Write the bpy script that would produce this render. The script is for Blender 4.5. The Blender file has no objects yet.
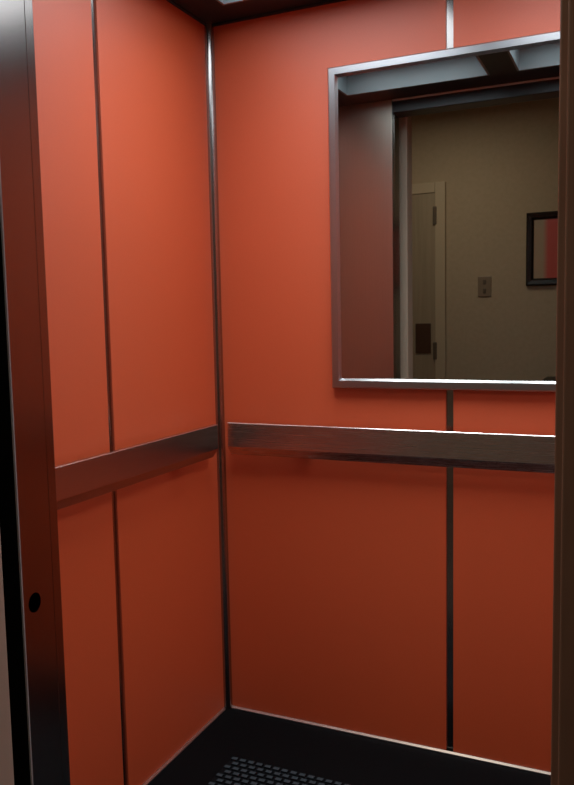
import bpy, bmesh, math, random
from mathutils import Vector, Matrix
random.seed(3)
S = bpy.context.scene
COL = S.collection

# ------------------------------------------------------------------ materials
def mat(name, base, rough=0.5, metal=0.0, spec=0.5, coat=0.0):
    m = bpy.data.materials.new(name); m.use_nodes = True
    b = m.node_tree.nodes['Principled BSDF']
    b.inputs['Base Color'].default_value = (*base, 1)
    b.inputs['Roughness'].default_value = rough
    b.inputs['Metallic'].default_value = metal
    b.inputs['Specular IOR Level'].default_value = spec
    b.inputs['Coat Weight'].default_value = coat
    return m, m.node_tree, b

def noise(nt, scale_vec, scale, detail=4):
    tc = nt.nodes.new('ShaderNodeTexCoord')
    mp = nt.nodes.new('ShaderNodeMapping'); mp.inputs['Scale'].default_value = scale_vec
    n = nt.nodes.new('ShaderNodeTexNoise'); n.inputs['Scale'].default_value = scale
    n.inputs['Detail'].default_value = detail
    nt.links.new(tc.outputs['Object'], mp.inputs['Vector']); nt.links.new(mp.outputs['Vector'], n.inputs['Vector'])
    return n

def ramp(nt, src, a, b, p0=0.3, p1=0.7):
    r = nt.nodes.new('ShaderNodeValToRGB')
    r.color_ramp.elements[0].position = p0; r.color_ramp.elements[1].position = p1
    r.color_ramp.elements[0].color = (*a, 1); r.color_ramp.elements[1].color = (*b, 1)
    nt.links.new(src, r.inputs['Fac']); return r

def bump(nt, src, b, strength, dist=0.001):
    bp = nt.nodes.new('ShaderNodeBump'); bp.inputs['Strength'].default_value = strength
    bp.inputs['Distance'].default_value = dist
    nt.links.new(src, bp.inputs['Height']); nt.links.new(bp.outputs['Normal'], b.inputs['Normal'])

def steel(name, base, rough, stretch):
    m, nt, b = mat(name, base, rough, 1.0)
    n = noise(nt, stretch, 14, 6)
    r = ramp(nt, n.outputs['Fac'], tuple(c*0.97 for c in base), tuple(min(1, c*1.03) for c in base))
    nt.links.new(r.outputs['Color'], b.inputs['Base Color'])
    mr = nt.nodes.new('ShaderNodeMapRange'); mr.inputs['To Min'].default_value = rough*0.96; mr.inputs['To Max'].default_value = rough*1.05
    nt.links.new(n.outputs['Fac'], mr.inputs['Value']); nt.links.new(mr.outputs['Result'], b.inputs['Roughness'])
    return m

HALL = 6.2; LAMP = 4.0; BEAM = 4.3; SPREAD = 105
M = {}
m, nt, b = mat('orange_laminate', (0.58, 0.084, 0.014), 0.55, 0, 0.7, 0.9)
b.inputs['Coat IOR'].default_value = 1.55
b.inputs['Coat Roughness'].default_value = 0.58
n = noise(nt, (1, 1, 1), 260, 3)
r = ramp(nt, n.outputs['Fac'], (0.57, 0.082, 0.013), (0.60, 0.086, 0.015))
nt.links.new(r.outputs['Color'], b.inputs['Base Color'])
M['laminate'] = m
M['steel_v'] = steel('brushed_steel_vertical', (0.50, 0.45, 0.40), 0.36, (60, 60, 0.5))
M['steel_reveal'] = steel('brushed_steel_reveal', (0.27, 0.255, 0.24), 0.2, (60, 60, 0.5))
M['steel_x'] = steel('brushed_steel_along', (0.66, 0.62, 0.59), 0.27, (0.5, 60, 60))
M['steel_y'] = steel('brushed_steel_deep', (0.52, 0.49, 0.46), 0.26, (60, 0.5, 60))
M['trim'] = steel('trim_steel', (0.38, 0.36, 0.345), 0.22, (40, 40, 0.5))
M['frame'] = steel('mirror_frame_steel', (0.45, 0.465, 0.48), 0.31, (20, 20, 20))
M['strip_grey'] = mat('strip_pale_grey', (0.42, 0.45, 0.46), 0.6, 0, 0.3)[0]
M['header'] = mat('dark_header_metal', (0.05, 0.055, 0.06), 0.4, 0.8)[0]
M['base_metal'] = mat('aluminium_edge', (0.75, 0.72, 0.68), 0.35, 1.0)[0]
m, nt, b = mat('mirror_silver', (0.66, 0.70, 0.66), 0.012, 1.0); M['mirror'] = m
M['void'] = mat('black_void', (0.004, 0.004, 0.004), 0.9, 0, 0.1)[0]  # shade of the shaft gap put into the colour; also hidden backings
M['black_plastic'] = mat('black_plastic', (0.006, 0.006, 0.006), 0.4)[0]
M['ceiling_dark'] = mat('dark_ceiling', (0.018, 0.027, 0.036), 0.4, 0, 0.25)[0]
M['tray'] = mat('tray_grey_paint', (0.22, 0.28, 0.31), 0.45)[0]
m, nt, b = mat('lamp_lens', (0.8, 0.8, 0.8), 0.4); b.inputs['Emission Color'].default_value = (0.86, 0.93, 1.0, 1); b.inputs['Emission Strength'].default_value = LAMP
M['lens'] = m
M['housing'] = mat('lamp_housing_white', (0.7, 0.72, 0.72), 0.6)[0]
m, nt, b = mat('black_vinyl', (0.003, 0.0035, 0.004), 0.6, 0, 0.04)
n = noise(nt, (1, 1, 1), 90, 4); bump(nt, n.outputs['Fac'], b, 0.15, 0.0008); M['vinyl'] = m
M['rubber'] = mat('black_rubber', (0.004, 0.005, 0.006), 0.6, 0, 0.05)[0]
M['stud'] = mat('stud_sheen_rubber', (0.034, 0.047, 0.055), 0.6, 0, 0.1)[0]  # bluish lamp sheen on the stud tops put into their colour
m, nt, b = mat('brown_frame_paint', (0.17, 0.105, 0.07), 0.42, 0, 0.5)
n = noise(nt, (8, 8, 1), 8, 5)
r = ramp(nt, n.outputs['Fac'], (0.29, 0.175, 0.125), (0.34, 0.205, 0.15)); nt.links.new(r.outputs['Color'], b.inputs['Base Color']); M['brown'] = m
m, nt, b = mat('beige_plaster', (0.42, 0.33, 0.23), 0.85)
n = noise(nt, (1, 1, 1), 40, 5)
r = ramp(nt, n.outputs['Fac'], (0.40, 0.315, 0.215), (0.44, 0.345, 0.245)); nt.links.new(r.outputs['Color'], b.inputs['Base Color'])
bump(nt, n.outputs['Fac'], b, 0.2, 0.002); M['plaster'] = m
M['jamb'] = mat('frame_paint_lit', (0.43, 0.36, 0.28), 0.45)[0]  # lit copy of the brown frame paint, cab light put into the colour
M['casing'] = mat('casing_paint', (0.46, 0.37, 0.26), 0.5)[0]
m, nt, b = mat('door_wood', (0.30, 0.21, 0.13), 0.5)
n = noise(nt, (14, 14, 0.8), 5, 6)
r = ramp(nt, n.outputs['Fac'], (0.30, 0.235, 0.16), (0.35, 0.275, 0.19)); nt.links.new(r.outputs['Color'], b.inputs['Base Color']); M['door'] = m
M['hinge'] = mat('dark_hinge', (0.12, 0.09, 0.065), 0.45, 0.3)[0]
M['plate'] = mat('dark_brown_plate', (0.07, 0.03, 0.018), 0.4)[0]
M['switch'] = mat('switch_ivory', (0.22, 0.16, 0.11), 0.4)[0]
M['picture_wood'] = mat('black_picture_frame', (0.008, 0.006, 0.006), 0.35)[0]
M['glass_print'] = None
m, nt, b = mat('carpet_brown', (0.12, 0.08, 0.06), 0.95)
n = noise(nt, (1, 1, 1), 300, 2); bump(nt, n.outputs['Fac'], b, 0.5, 0.003); M['carpet'] = m
M['hall_ceiling'] = mat('hall_ceiling_paint', (0.6, 0.56, 0.5), 0.9)[0]
M['dark_wood'] = mat('dark_table_wood', (0.02, 0.012, 0.008), 0.4)[0]
# generic abstract print behind glass: beige ground, pink cab reflection painted as a block
m, nt, b = mat('abstract_print', (0.4, 0.34, 0.26), 0.12, 0, 0.5)
tc = nt.nodes.new('ShaderNodeTexCoord'); sep = nt.nodes.new('ShaderNodeSeparateXYZ'); nt.links.new(tc.outputs['Object'], sep.inputs[0])
rx = nt.nodes.new('ShaderNodeValToRGB'); nt.links.new(sep.outputs['X'], rx.inputs['Fac'])
e = rx.color_ramp.elements; e[0].position = 0.70; e[0].color = (0.36, 0.29, 0.21, 1); e[1].position = 0.73; e[1].color = (0.50, 0.10, 0.09, 1)
nt.links.new(rx.outputs['Color'], b.inputs['Base Color']); M['print'] = m

# ------------------------------------------------------------------ mesh helpers
class MB:
    def __init__(self): self.bm = bmesh.new()
    def box(self, a, b, bevel=0.0, seg=2):
        a = Vector(a); b = Vector(b); lo = Vector(map(min, a, b)); hi = Vector(map(max, a, b))
        r = bmesh.ops.create_cube(self.bm, size=1.0)
        for v in r['verts']:
            v.co = Vector((lo[i] + (v.co[i] + 0.5) * (hi[i] - lo[i]) for i in range(3)))
        if bevel:
            es = list({e for v in r['verts'] for e in v.link_edges})
            bmesh.ops.bevel(self.bm, geom=es, offset=bevel, segments=seg, affect='EDGES', profile=0.5)
        return self
    def prism(self, pts, axis, a, b):
        """closed 2-D profile swept along an axis; pts are the other two coordinates in xyz order"""
        def P(p, t):
            q = list(p); q.insert(axis, t); return q
        A = [self.bm.verts.new(P(p, a)) for p in pts]; B = [self.bm.verts.new(P(p, b)) for p in pts]
        self.bm.faces.new(A); self.bm.faces.new(B[::-1]); k = len(pts)
        for i in range(k): self.bm.faces.new((A[i], B[i], B[(i+1) % k], A[(i+1) % k]))
        return self
    def cyl(self, c, axis, r, depth, seg=24, r2=None):
        rot = {0: Matrix.Rotation(math.pi/2, 4, 'Y'), 1: Matrix.Rotation(math.pi/2, 4, 'X'), 2: Matrix()}[axis]
        bmesh.ops.create_cone(self.bm, cap_ends=True, segments=seg, radius1=r, radius2=r if r2 is None else r2, depth=depth,
                              matrix=Matrix.Translation(c) @ rot)
        return self
    def build(self, name, material, parent=None, kind=None):
        bmesh.ops.recalc_face_normals(self.bm, faces=self.bm.faces)
        me = bpy.data.meshes.new(name); self.bm.to_mesh(me); self.bm.free()
        me.materials.append(material)
        o = bpy.data.objects.new(name, me); COL.objects.link(o)
        if parent:
            o.parent = parent
            o.matrix_parent_inverse = Matrix.Translation(parent.location).inverted()
        if kind: o['kind'] = kind
        return o

def thing(name, label, cat, loc, group=None):
    o = bpy.data.objects.new(name, None); COL.objects.link(o); o.location = loc; o.empty_display_size = 0.05
    o['label'] = label; o['category'] = cat
    if group: o['group'] = group
    return o
def describe(o, label, cat, group=None):
    o['label'] = label; o['category'] = cat
    if group: o['group'] = group

H = 2.20          # cab height
CW = 1.50         # cab width
YF = -1.09        # inner face of the cab's front return
YC = -1.187       # outer face of the cab front
YL0, YL1 = -1.25, -1.33   # landing wall, car side and hall side
OX0, OX1 = 0.272, 1.235    # cab opening
LX0, LX1 = 0.29, 1.1555    # landing opening

# ------------------------------------------------------------------ cab shell
MB().box((-0.06, YC, -0.06), (CW+0.06, 0.06, 0)).build('floor', M['vinyl'], kind='structure')

def side_wall(name, side):
    """left (side=-1) or right (side=+1) wall: backing + two laminate panels with a recessed steel strip between"""
    X = (lambda v: v) if side < 0 else (lambda v: CW - v)
    w = MB().box((X(-0.06), YF, 0), (X(-0.016), 0.06, H)).build(name, M['void'], kind='structure')
    for y0, y1 in ((-0.02, -0.5525), (-0.5735, YF+0.001)):
        MB().box((X(-0.016), y0, 0.008), (X(0), y1, H), 0.0012).build('panel', M['laminate'], w)
    MB().box((X(-0.016), -0.5735, 0.0), (X(-0.006), -0.5525, H)).build('joint_strip', M['trim'], w)
    return w
side_wall('wall_left', -1); side_wall('wall_right', 1)
w = MB().box((-0.06, 0.016, 0), (CW+0.06, 0.06, H)).build('wall_back', M['void'], kind='structure')
for x0, x1 in ((0.02, 0.739), (0.760, CW-0.02)):
    MB().box((x0, 0, 0.008), (x1, 0.016, H), 0.0012).build('panel', M['laminate'], w)
MB().box((0.739, 0.008, 0), (0.760, 0.016, H)).build('joint_strip', M['trim'], w)
# steel corner strips, chamfered across the corner
def corner_bead(name, flip):
    X = (lambda v: v) if not flip else (lambda v: CW - v)
    arc = []
    for i in range(13):
        a = math.radians(-8 - 74*i/12)          # convex bead bulging into the cab
        arc.append((X(0.0025 + 0.018*math.cos(a)), -0.0025 + 0.018*math.sin(a)))
    pts = [(X(0.0205), 0.016), (X(0.0205), -0.0025)] + arc + [(X(0.0025), -0.0205), (X(-0.016), -0.0205), (X(-0.016), 0.016)]
    o = MB().prism(pts, 2, 0, H).build(name, M['trim'], kind='structure')
    return o
corner_bead('trim_1', False); corner_bead('trim_2', True)
# aluminium floor edge
MB().prism([(-0.006, 0), (-0.006, 0.003), (-0.002, 0.008), (0, 0.008), (0, 0)], 0, 0.003, CW-0.003).build('baseboard_back', M['base_metal'], kind='structure')
MB().prism([(0.006, 0), (0.006, 0.003), (0.002, 0.008), (0, 0.008), (0, 0)], 1, -0.022, YF+0.002).build('baseboard_left', M['base_metal'], kind='structure')
MB().prism([(CW-0.0085, 0), (CW-0.0085, 0.004), (CW-0.003, 0.012), (CW, 0.012), (CW, 0)], 1, -0.022, YF+0.002).build('baseboard_right', M['base_metal'], kind='structure')
# ceiling: dark frame with two openings for the light panels
PX = ((0.12, 0.70), (0.80, 1.38)); PY0, PY1 = -0.12, -0.94
c = MB()
c.box((-0.06, 0.06, H), (CW+0.06, PY0, H+0.03)).box((-0.06, PY1, H), (CW+0.06, YC, H+0.03))
for a, b_ in ((-0.06, 0.12), (0.70, 0.80), (1.38, CW+0.06)): c.box((a, PY0, H), (b_, PY1, H+0.03))
c.build('ceiling', M['ceiling_dark'], kind='structure')
MB().prism([(0, H), (-0.006, H), (-0.006, H-0.004), (0, H-0.007)], 0, 0.02, CW-0.02).build('trim_3', M['ceiling_dark'], kind='structure')
MB().prism([(0, H), (0.006, H), (0.006, H-0.004), (0, H-0.007)], 1, -0.02, YF).build('trim_4', M['ceiling_dark'], kind='structure')

# front returns, steel columns either side of the opening, and the transom above it
def return_column(name, x_in, x_out, hole):
    s = 1 if x_in < x_out else -1          # s: direction from cab side to the opening
    w = MB().box((x_in, YF-0.02, 0), (x_out - s*0.003, YF, H), 0.0015).build(name, M['steel_v'], kind='structure')
    # body of the reveal behind its face plate
    MB().box((x_in, YC+0.001, 0), (x_out - s*0.004, YF-0.0205, H)).build('column_core', M['void'], w)
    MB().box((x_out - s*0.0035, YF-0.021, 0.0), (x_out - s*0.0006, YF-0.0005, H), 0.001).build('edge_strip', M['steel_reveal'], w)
    bm = bmesh.new()
    y0, y1 = YC, YF-0.0225
    hy, hz, hr, hs = -1.1605, 0.802, 0.0155, 0.024
    if hole:
        ring_o, ring_i, ring_b = [], [], []
        N = 24
        for i in range(N):
            a = 2*math.pi*i/N; cy, cz = math.cos(a), math.sin(a)
            k = hs/max(abs(cy), abs(cz))
            ring_o.append(bm.verts.new((x_out, hy+cy*k, hz+cz*k)))
            ring_i.append(bm.verts.new((x_out, hy+cy*hr, hz+cz*hr*1.15)))
            ring_b.append(bm.verts.new((x_out - s*0.0035, hy+cy*hr, hz+cz*hr*1.15)))
        for i in range(N):
            j = (i+1) % N
            bm.faces.new((ring_o[i], ring_o[j], ring_i[j], ring_i[i])); bm.faces.new((ring_i[i], ring_i[j], ring_b[j], ring_b[i]))
        def q(ya, yb, za, zb): bm.faces.new([bm.verts.new((x_out, y, z)) for y, z in ((ya, za), (yb, za), (yb, zb), (ya, zb))])
        q(y0, y1, 0, hz-hs); q(y0, y1, hz+hs, H); q(y0, hy-hs, hz-hs, hz+hs); q(hy+hs, y1, hz-hs, hz+hs)
    else:
        bm.faces.new([bm.verts.new((x_out, y, z)) for y, z in ((y0, 0), (y1, 0), (y1, H), (y0, H))])
    # folded edge towards the shaft, the light it catches put into paler grey
    MB().prism([(x_out, y0), (x_out - s*0.0005, y0-0.0022), (x_out - s*0.004, y0-0.0022), (x_out - s*0.004, y0)], 2, 0, H).build('edge_bead', M['strip_grey'], w)
    bm.faces.new([bm.verts.new(p) for p in ((x_out, y1, 0), (x_out - s*0.003, y1+0.001, 0), (x_out - s*0.003, y1+0.001, H), (x_out, y1, H))])
    bmesh.ops.remove_doubles(bm, verts=bm.verts, dist=1e-5)
    mb = MB(); mb.bm.free(); mb.bm = bm
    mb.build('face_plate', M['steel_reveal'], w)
    if hole:
        e = MB().cyl((x_out - s*0.006, hy, hz), 0, hr*1.2, 0.004, 24).build('sensor_eye', M['black_plastic'], w)
        e['label'] = 'round black hole of the door sensor'
    return w
return_column('wall_front_left', 0.0, OX0, True)
return_column('wall_front_right', CW, OX1, False)
w = MB().box((OX0, YC, 2.145), (OX1, YF, H), 0.002).build('trim_5', M['header'], kind='structure')
MB().box((OX0, YF, H-0.009), (OX1, YF+0.006, H-0.001), 0.002).build('top_strip', M['strip_grey'], w)
# unseen closers added behind the returns so that no light leaks into the shaft gap
sh = MB(); sh.box((-0.10, YL0, 0), (-0.06, 0.1, 2.6)); sh.box((CW+0.06, YL0, 0), (CW+0.10, 0.1, 2.6))
sh.box((-0.10, YL0, 2.56), (CW+0.10, 0.1, 2.6)); sh.box((-0.10, 0.1, 0), (CW+0.10, 0.14, 2.6))
sh.build('shaft_closer', M['void'], kind='structure')
MB().box((OX0-0.02, YC, 0.0), (OX1+0.02, YF-0.01, 0.004)).build('trim_6', M['base_metal'], kind='structure')

# ------------------------------------------------------------------ ceiling lights
def lamp_panel(x0, x1, label):
    """open recess in the dark ceiling: grey painted tray with a flat luminous lens at its top"""
    xc = (x0+x1)/2; D = 0.075
    t = thing('ceiling_light', label, 'light', (xc, (PY0+PY1)/2, H), 'recessed cab ceiling lights')
    f = MB(); e = 0.008
    f.box((x0, PY0, H-0.003), (x0+e, PY1, H+D)).box((x1-e, PY0, H-0.003), (x1, PY1, H+D))
    f.box((x0+e, PY0, H-0.003), (x1-e, PY0-e, H+D)).box((x0+e, PY1+e, H-0.003), (x1-e, PY1, H+D))
    f.box((x0, PY0, H+D), (x1, PY1, H+D+0.004))
    f.build('light_tray', M['tray'], t)
    MB().box((x0+0.05, LY0, H+D-0.008), (x1-0.05, LY1, H+D-0.0005), 0.002).build('lamp_lens', M['lens'], t)
    L = bpy.data.lights.new('lamp_beam', 'AREA'); L.shape = 'RECTANGLE'; L.size = x1-x0-0.11; L.size_y = LY0-LY1-0.01
    L.energy = BEAM; L.spread = math.radians(SPREAD); L.color = (0.97, 0.97, 1.0)
    lo = bpy.data.objects.new('lamp_beam', L); COL.objects.link(lo); lo.location = (xc, (LY0+LY1)/2, H+D-0.010)
    lo.parent = t; lo.matrix_parent_inverse = Matrix.Translation(t.location).inverted()
LY0, LY1 = -0.19, -0.84
lamp_panel(*PX[0], 'recessed ceiling light panel nearer the left wall')
lamp_panel(*PX[1], 'recessed ceiling light panel nearer the right wall')

# ------------------------------------------------------------------ handrails: folded steel bars on brackets
RZ1, RZB, RZ0, RO = 0.970, 0.893, 0.866, 0.048
prof = [(RO-0.010, RZ1-0.003), (RO-0.0015, RZ1), (RO, RZ1-0.0015), (RO, RZB), (RO-0.027, RZ0), (RO-0.030, RZ0+0.003), (RO-0.010, RZB), ]
prof = [(RO-0.012, RZ1), (RO-0.0018, RZ1), (RO, RZ1-0.0018), (RO, RZB+0.001), (RO-0.0008, RZB-0.0012), (RO-0.020, RZ0), (RO-0.024, RZ0), (RO-0.024, RZ0+0.003), (RO-0.012, RZB)]
def handrail(label, kind):
    if kind == 'back':
        t = thing('handrail', label, 'handrail', (CW/2, -RO/2, RZ0), 'handrails along the cab walls')
        MB().prism([(-a, z) for a, z in prof], 0, 0.057, CW-0.057).build('rail_bar', M['steel_x'], t)
        for x in (0.30, 1.20): MB().box((x-0.02, 0, 0.905), (x+0.02, -(RO-0.012), 0.945), 0.003).build('bracket', M['steel_x'], t)
    else:
        X = (lambda v: v) if kind == 'left' else (lambda v: CW - v)
        t = thing('handrail', label, 'handrail', (X(RO/2), -0.55, RZ0), 'handrails along the cab walls')
        MB().prism([(X(a), z) for a, z in prof], 1, -0.095, -1.0).build('rail_bar', M['steel_y'], t)
        for y in (-0.28, -0.85): MB().box((X(0), y-0.02, 0.905), (X(RO-0.012), y+0.02, 0.945), 0.003).build('bracket', M['steel_y'], t)
handrail('long brushed steel handrail on the back wall under the mirror', 'back')
handrail('brushed steel handrail on the left orange wall', 'left')

# ------------------------------------------------------------------ mirror
mx0, mx1, mz0, mz1 = 0.401, 1.099, 1.084, 2.010
t = thing('wall_mirror', 'large rectangular mirror in a steel frame on the back wall', 'mirror', ((mx0+mx1)/2, 0, mz0))
fw = 0.028
MB().box((mx0+fw-0.004, -0.004, mz0+fw-0.004), (mx1-fw+0.004, -0.010, mz1-fw+0.004)).build('mirror_glass', M['mirror'], t)
bm = bmesh.new()      # mitred frame, profile: outer side, narrow outer bevel, flat face, inner bevel to the glass
prof2 = [(0.0, 0.0), (0.0, 0.017), (0.004, 0.022), (0.022, 0.022), (fw, 0.011), (fw, 0.0095)]
loops = []
for d, y in prof2:
    loops.append([bm.verts.new(pp) for pp in ((mx0+d, -y, mz0+d), (mx1-d, -y, mz0+d), (mx1-d, -y, mz1-d), (mx0+d, -y, mz1-d))])
for a, b_ in zip(loops, loops[1:]):
    for i in range(4): bm.faces.new((a[i], a[(i+1) % 4], b_[(i+1) % 4], b_[i]))
mb = MB(); mb.bm.free(); mb.bm = bm; mb.build('mirror_frame', M['frame'], t)

# ------------------------------------------------------------------ rubber mat with raised studs
bx0, bx1, by0, by1 = 0.165, 1.335, -0.265, -1.02
mb = MB().box((bx0, by0, 0.0), (bx1, by1, 0.004), 0.001)
px_, py_ = 0.027, 0.0225
row = 0; y = by0 - 0.012
V = mb.bm.verts; Fc = mb.bm.faces
while y > by1 + 0.012:
    x = bx0 + 0.012 + (px_/2 if row % 2 else 0)
    while x < bx1 - 0.010:
        a, h, t_ = 0.0108, 0.0066, 0.0078
        lo = [V.new((x+sx*a, y+sy*t_, 0.004)) for sx, sy in ((-1, -1), (1, -1), (1, 1), (-1, 1))]
        hi = [V.new((x+sx*(a-0.002), y+sy*(t_-0.002), 0.004+h-0.0025)) for sx, sy in ((-1, -1), (1, -1), (1, 1), (-1, 1))]
        Fc.new(hi).material_index = 1
        for i in range(4): Fc.new((lo[i], lo[(i+1) % 4], hi[(i+1) % 4], hi[i]))
        x += px_
    y -= py_; row += 1
o = mb.build('floor_mat', M['rubber']); o.data.materials.append(M['stud'])
describe(o, 'black studded rubber mat lying on the black cab floor', 'mat')

# ------------------------------------------------------------------ landing: wall with brown steel door frame, hall beyond
HX0, HX1, HY, HZ = -1.4, 2.9, -2.78, 2.55
DT = 2.215
w = MB()
w.box((HX0, YL0, 0), (LX0-0.06, YL1+0.004, HZ)); w.box((LX1+0.06, YL0, 0), (HX1, YL1+0.004, HZ)); w.box((LX0-0.06, YL0, DT+0.06), (LX1+0.06, YL1+0.004, HZ))
w.build('wall_landing', M['plaster'], kind='structure')
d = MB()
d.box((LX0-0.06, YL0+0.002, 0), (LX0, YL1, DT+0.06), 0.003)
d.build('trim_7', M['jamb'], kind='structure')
d = MB()      # stepped right jamb: narrow stop, then the face
d.box((LX1, YL0+0.002, 0), (LX1+0.012, YL1+0.012, DT+0.06), 0.002); d.box((LX1+0.0085, YL0+0.002, 0), (LX1+0.12, YL1, DT+0.06), 0.0025, 3)
d.build('trim_8', M['brown'], kind='structure')
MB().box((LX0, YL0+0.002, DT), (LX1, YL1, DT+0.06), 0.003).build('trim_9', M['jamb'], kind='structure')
MB().box((HX0, HY, -0.06), (HX1, YL0, 0.0)).build('floor_hall', M['carpet'], kind='structure')
MB().box((HX0, HY, HZ), (HX1, YL0, HZ+0.06)).build('ceiling_hall', M['hall_ceiling'], kind='structure')
MB().box((HX0-0.08, HY, 0), (HX0, YL0, HZ)).build('wall_hall_left', M['plaster'], kind='structure')
MB().box((HX1, HY, 0), (HX1+0.08, YL0, HZ)).build('wall_hall_right', M['plaster'], kind='structure')
MB().box((HX0-0.08, HY-0.08, 0), (HX1+0.08, HY, HZ)).build('wall_hall_back', M['plaster'], kind='structure')
# hall door in the back wall of the hall
dt = 2.06; dx0, dx1 = -0.76, 0.052
w = MB().box((dx0, HY+0.004, 0.006), (dx1, HY+0.028, dt), 0.002).build('door_1', M['door'], kind='structure')
cs = MB(); cs.box((dx1, HY, 0), (dx1+0.065, HY+0.035, dt+0.065), 0.004); cs.box((dx0-0.065, HY, 0), (dx0, HY+0.035, dt+0.065), 0.004); cs.box((dx0, HY, dt), (dx1, HY+0.035, dt+0.065), 0.004)
cs.build('casing', M['casing'], w)
for z in (0.25, 1.07, 1.92): MB().box((dx1-0.012, HY+0.028, z-0.055), (dx1+0.012, HY+0.042, z+0.055), 0.004).build('hinge', M['hinge'], w)
MB().box((-0.075, HY+0.028, 1.055), (0.025, HY+0.036, 1.245), 0.002).build('dark_plate', M['plate'], w)
MB().cyl((dx0+0.07, HY+0.06, 1.0), 1, 0.028, 0.05).build('door_knob', M['hinge'], w)
# switch
t = thing('light_switch', 'small switch plate on the beige hall wall seen in the mirror', 'switch', (0.355, HY, 1.405))
MB().box((0.315, HY, 1.405), (0.397, HY+0.008, 1.53), 0.003).build('switch_plate', M['switch'], t)
for z in (1.44, 1.495): MB().box((0.347, HY+0.008, z-0.014), (0.365, HY+0.013, z+0.014), 0.002).build('rocker', M['hinge'], t)
# framed picture
ax0, ax1, az0, az1 = 0.605, 1.10, 1.462, 1.895
t = thing('framed_picture', 'black framed picture on the hall wall, mirrored at right', 'picture', ((ax0+ax1)/2, HY, az0))
bm = bmesh.new(); loops = []
for dd, y in [(0.0, 0.0), (0.0, 0.022), (0.008, 0.028), (0.03, 0.024), (0.042, 0.012), (0.042, 0.004)]:
    loops.append([bm.verts.new(pp) for pp in ((ax0+dd, HY+y, az0+dd), (ax1-dd, HY+y, az0+dd), (ax1-dd, HY+y, az1-dd), (ax0+dd, HY+y, az1-dd))])
for a, b_ in zip(loops, loops[1:]):
    for i in range(4): bm.faces.new((a[i], a[(i+1) % 4], b_[(i+1) % 4], b_[i]))
mb = MB(); mb.bm.free(); mb.bm = bm; mb.build('picture_frame', M['picture_wood'], t)
MB().box((ax0+0.04, HY+0.003, az0+0.04), (ax1-0.04, HY+0.008, az1-0.04)).build('print', M['print'], t)
# dark console table under the picture
t = thing('console_table', 'dark table against the hall wall, its corner in the mirror', 'table', (1.16, HY+0.14, 0))
MB().box((0.73, HY+0.01, 0.887), (1.55, HY+0.28, 0.912), 0.004).build('table_top', M['dark_wood'], t)
MB().box((0.77, HY+0.02, 0.80), (1.515, HY+0.26, 0.887)).build('apron', M['dark_wood'], t)
for x in (0.77, 1.475):
    for y in (HY+0.02, HY+0.22): MB().box((x, y, 0), (x+0.04, y+0.04, 0.80), 0.002).build('leg', M['dark_wood'], t)

# fill light added under the hall ceiling, out of view, to brighten the hall
L = bpy.data.lights.new('hall_fill', 'AREA'); L.shape = 'DISK'; L.size = 0.28; L.energy = HALL; L.color = (1.0, 0.85, 0.67)
lo = bpy.data.objects.new('hall_fill', L); COL.objects.link(lo); lo.location = (0.2, -1.95, HZ-0.03)

# ------------------------------------------------------------------ world, camera, view
wd = bpy.data.worlds.new('world'); S.world = wd; wd.use_nodes = True
wd.node_tree.nodes['Background'].inputs['Color'].default_value = (0, 0, 0, 1)
cd = bpy.data.cameras.new('camera'); co = bpy.data.objects.new('camera', cd); COL.objects.link(co)
F = Vector((-0.4106553002672481, 0.9069079163632641, -0.09423510810764268))
R = Vector((0.9115592179507138, 0.4106810649984722, -0.020021364109462505))
U = Vector((-0.020543040950629983, 0.09412276074023496, 0.9953486270544293))
Mx = Matrix((R, U, -F)).transposed().to_4x4(); Mx.translation = (1.2356331, -2.190068, 1.2921319)
co.matrix_world = Mx
cd.sensor_fit = 'VERTICAL'; cd.sensor_height = 36; cd.lens = 778.4617406570452*36/785; cd.clip_start = 0.02
S.camera = co
S.view_settings.view_transform = 'Standard'; S.view_settings.look = 'None'
S.view_settings.exposure = 0.0; S.view_settings.gamma = 1.0; S.view_settings.use_curve_mapping = False
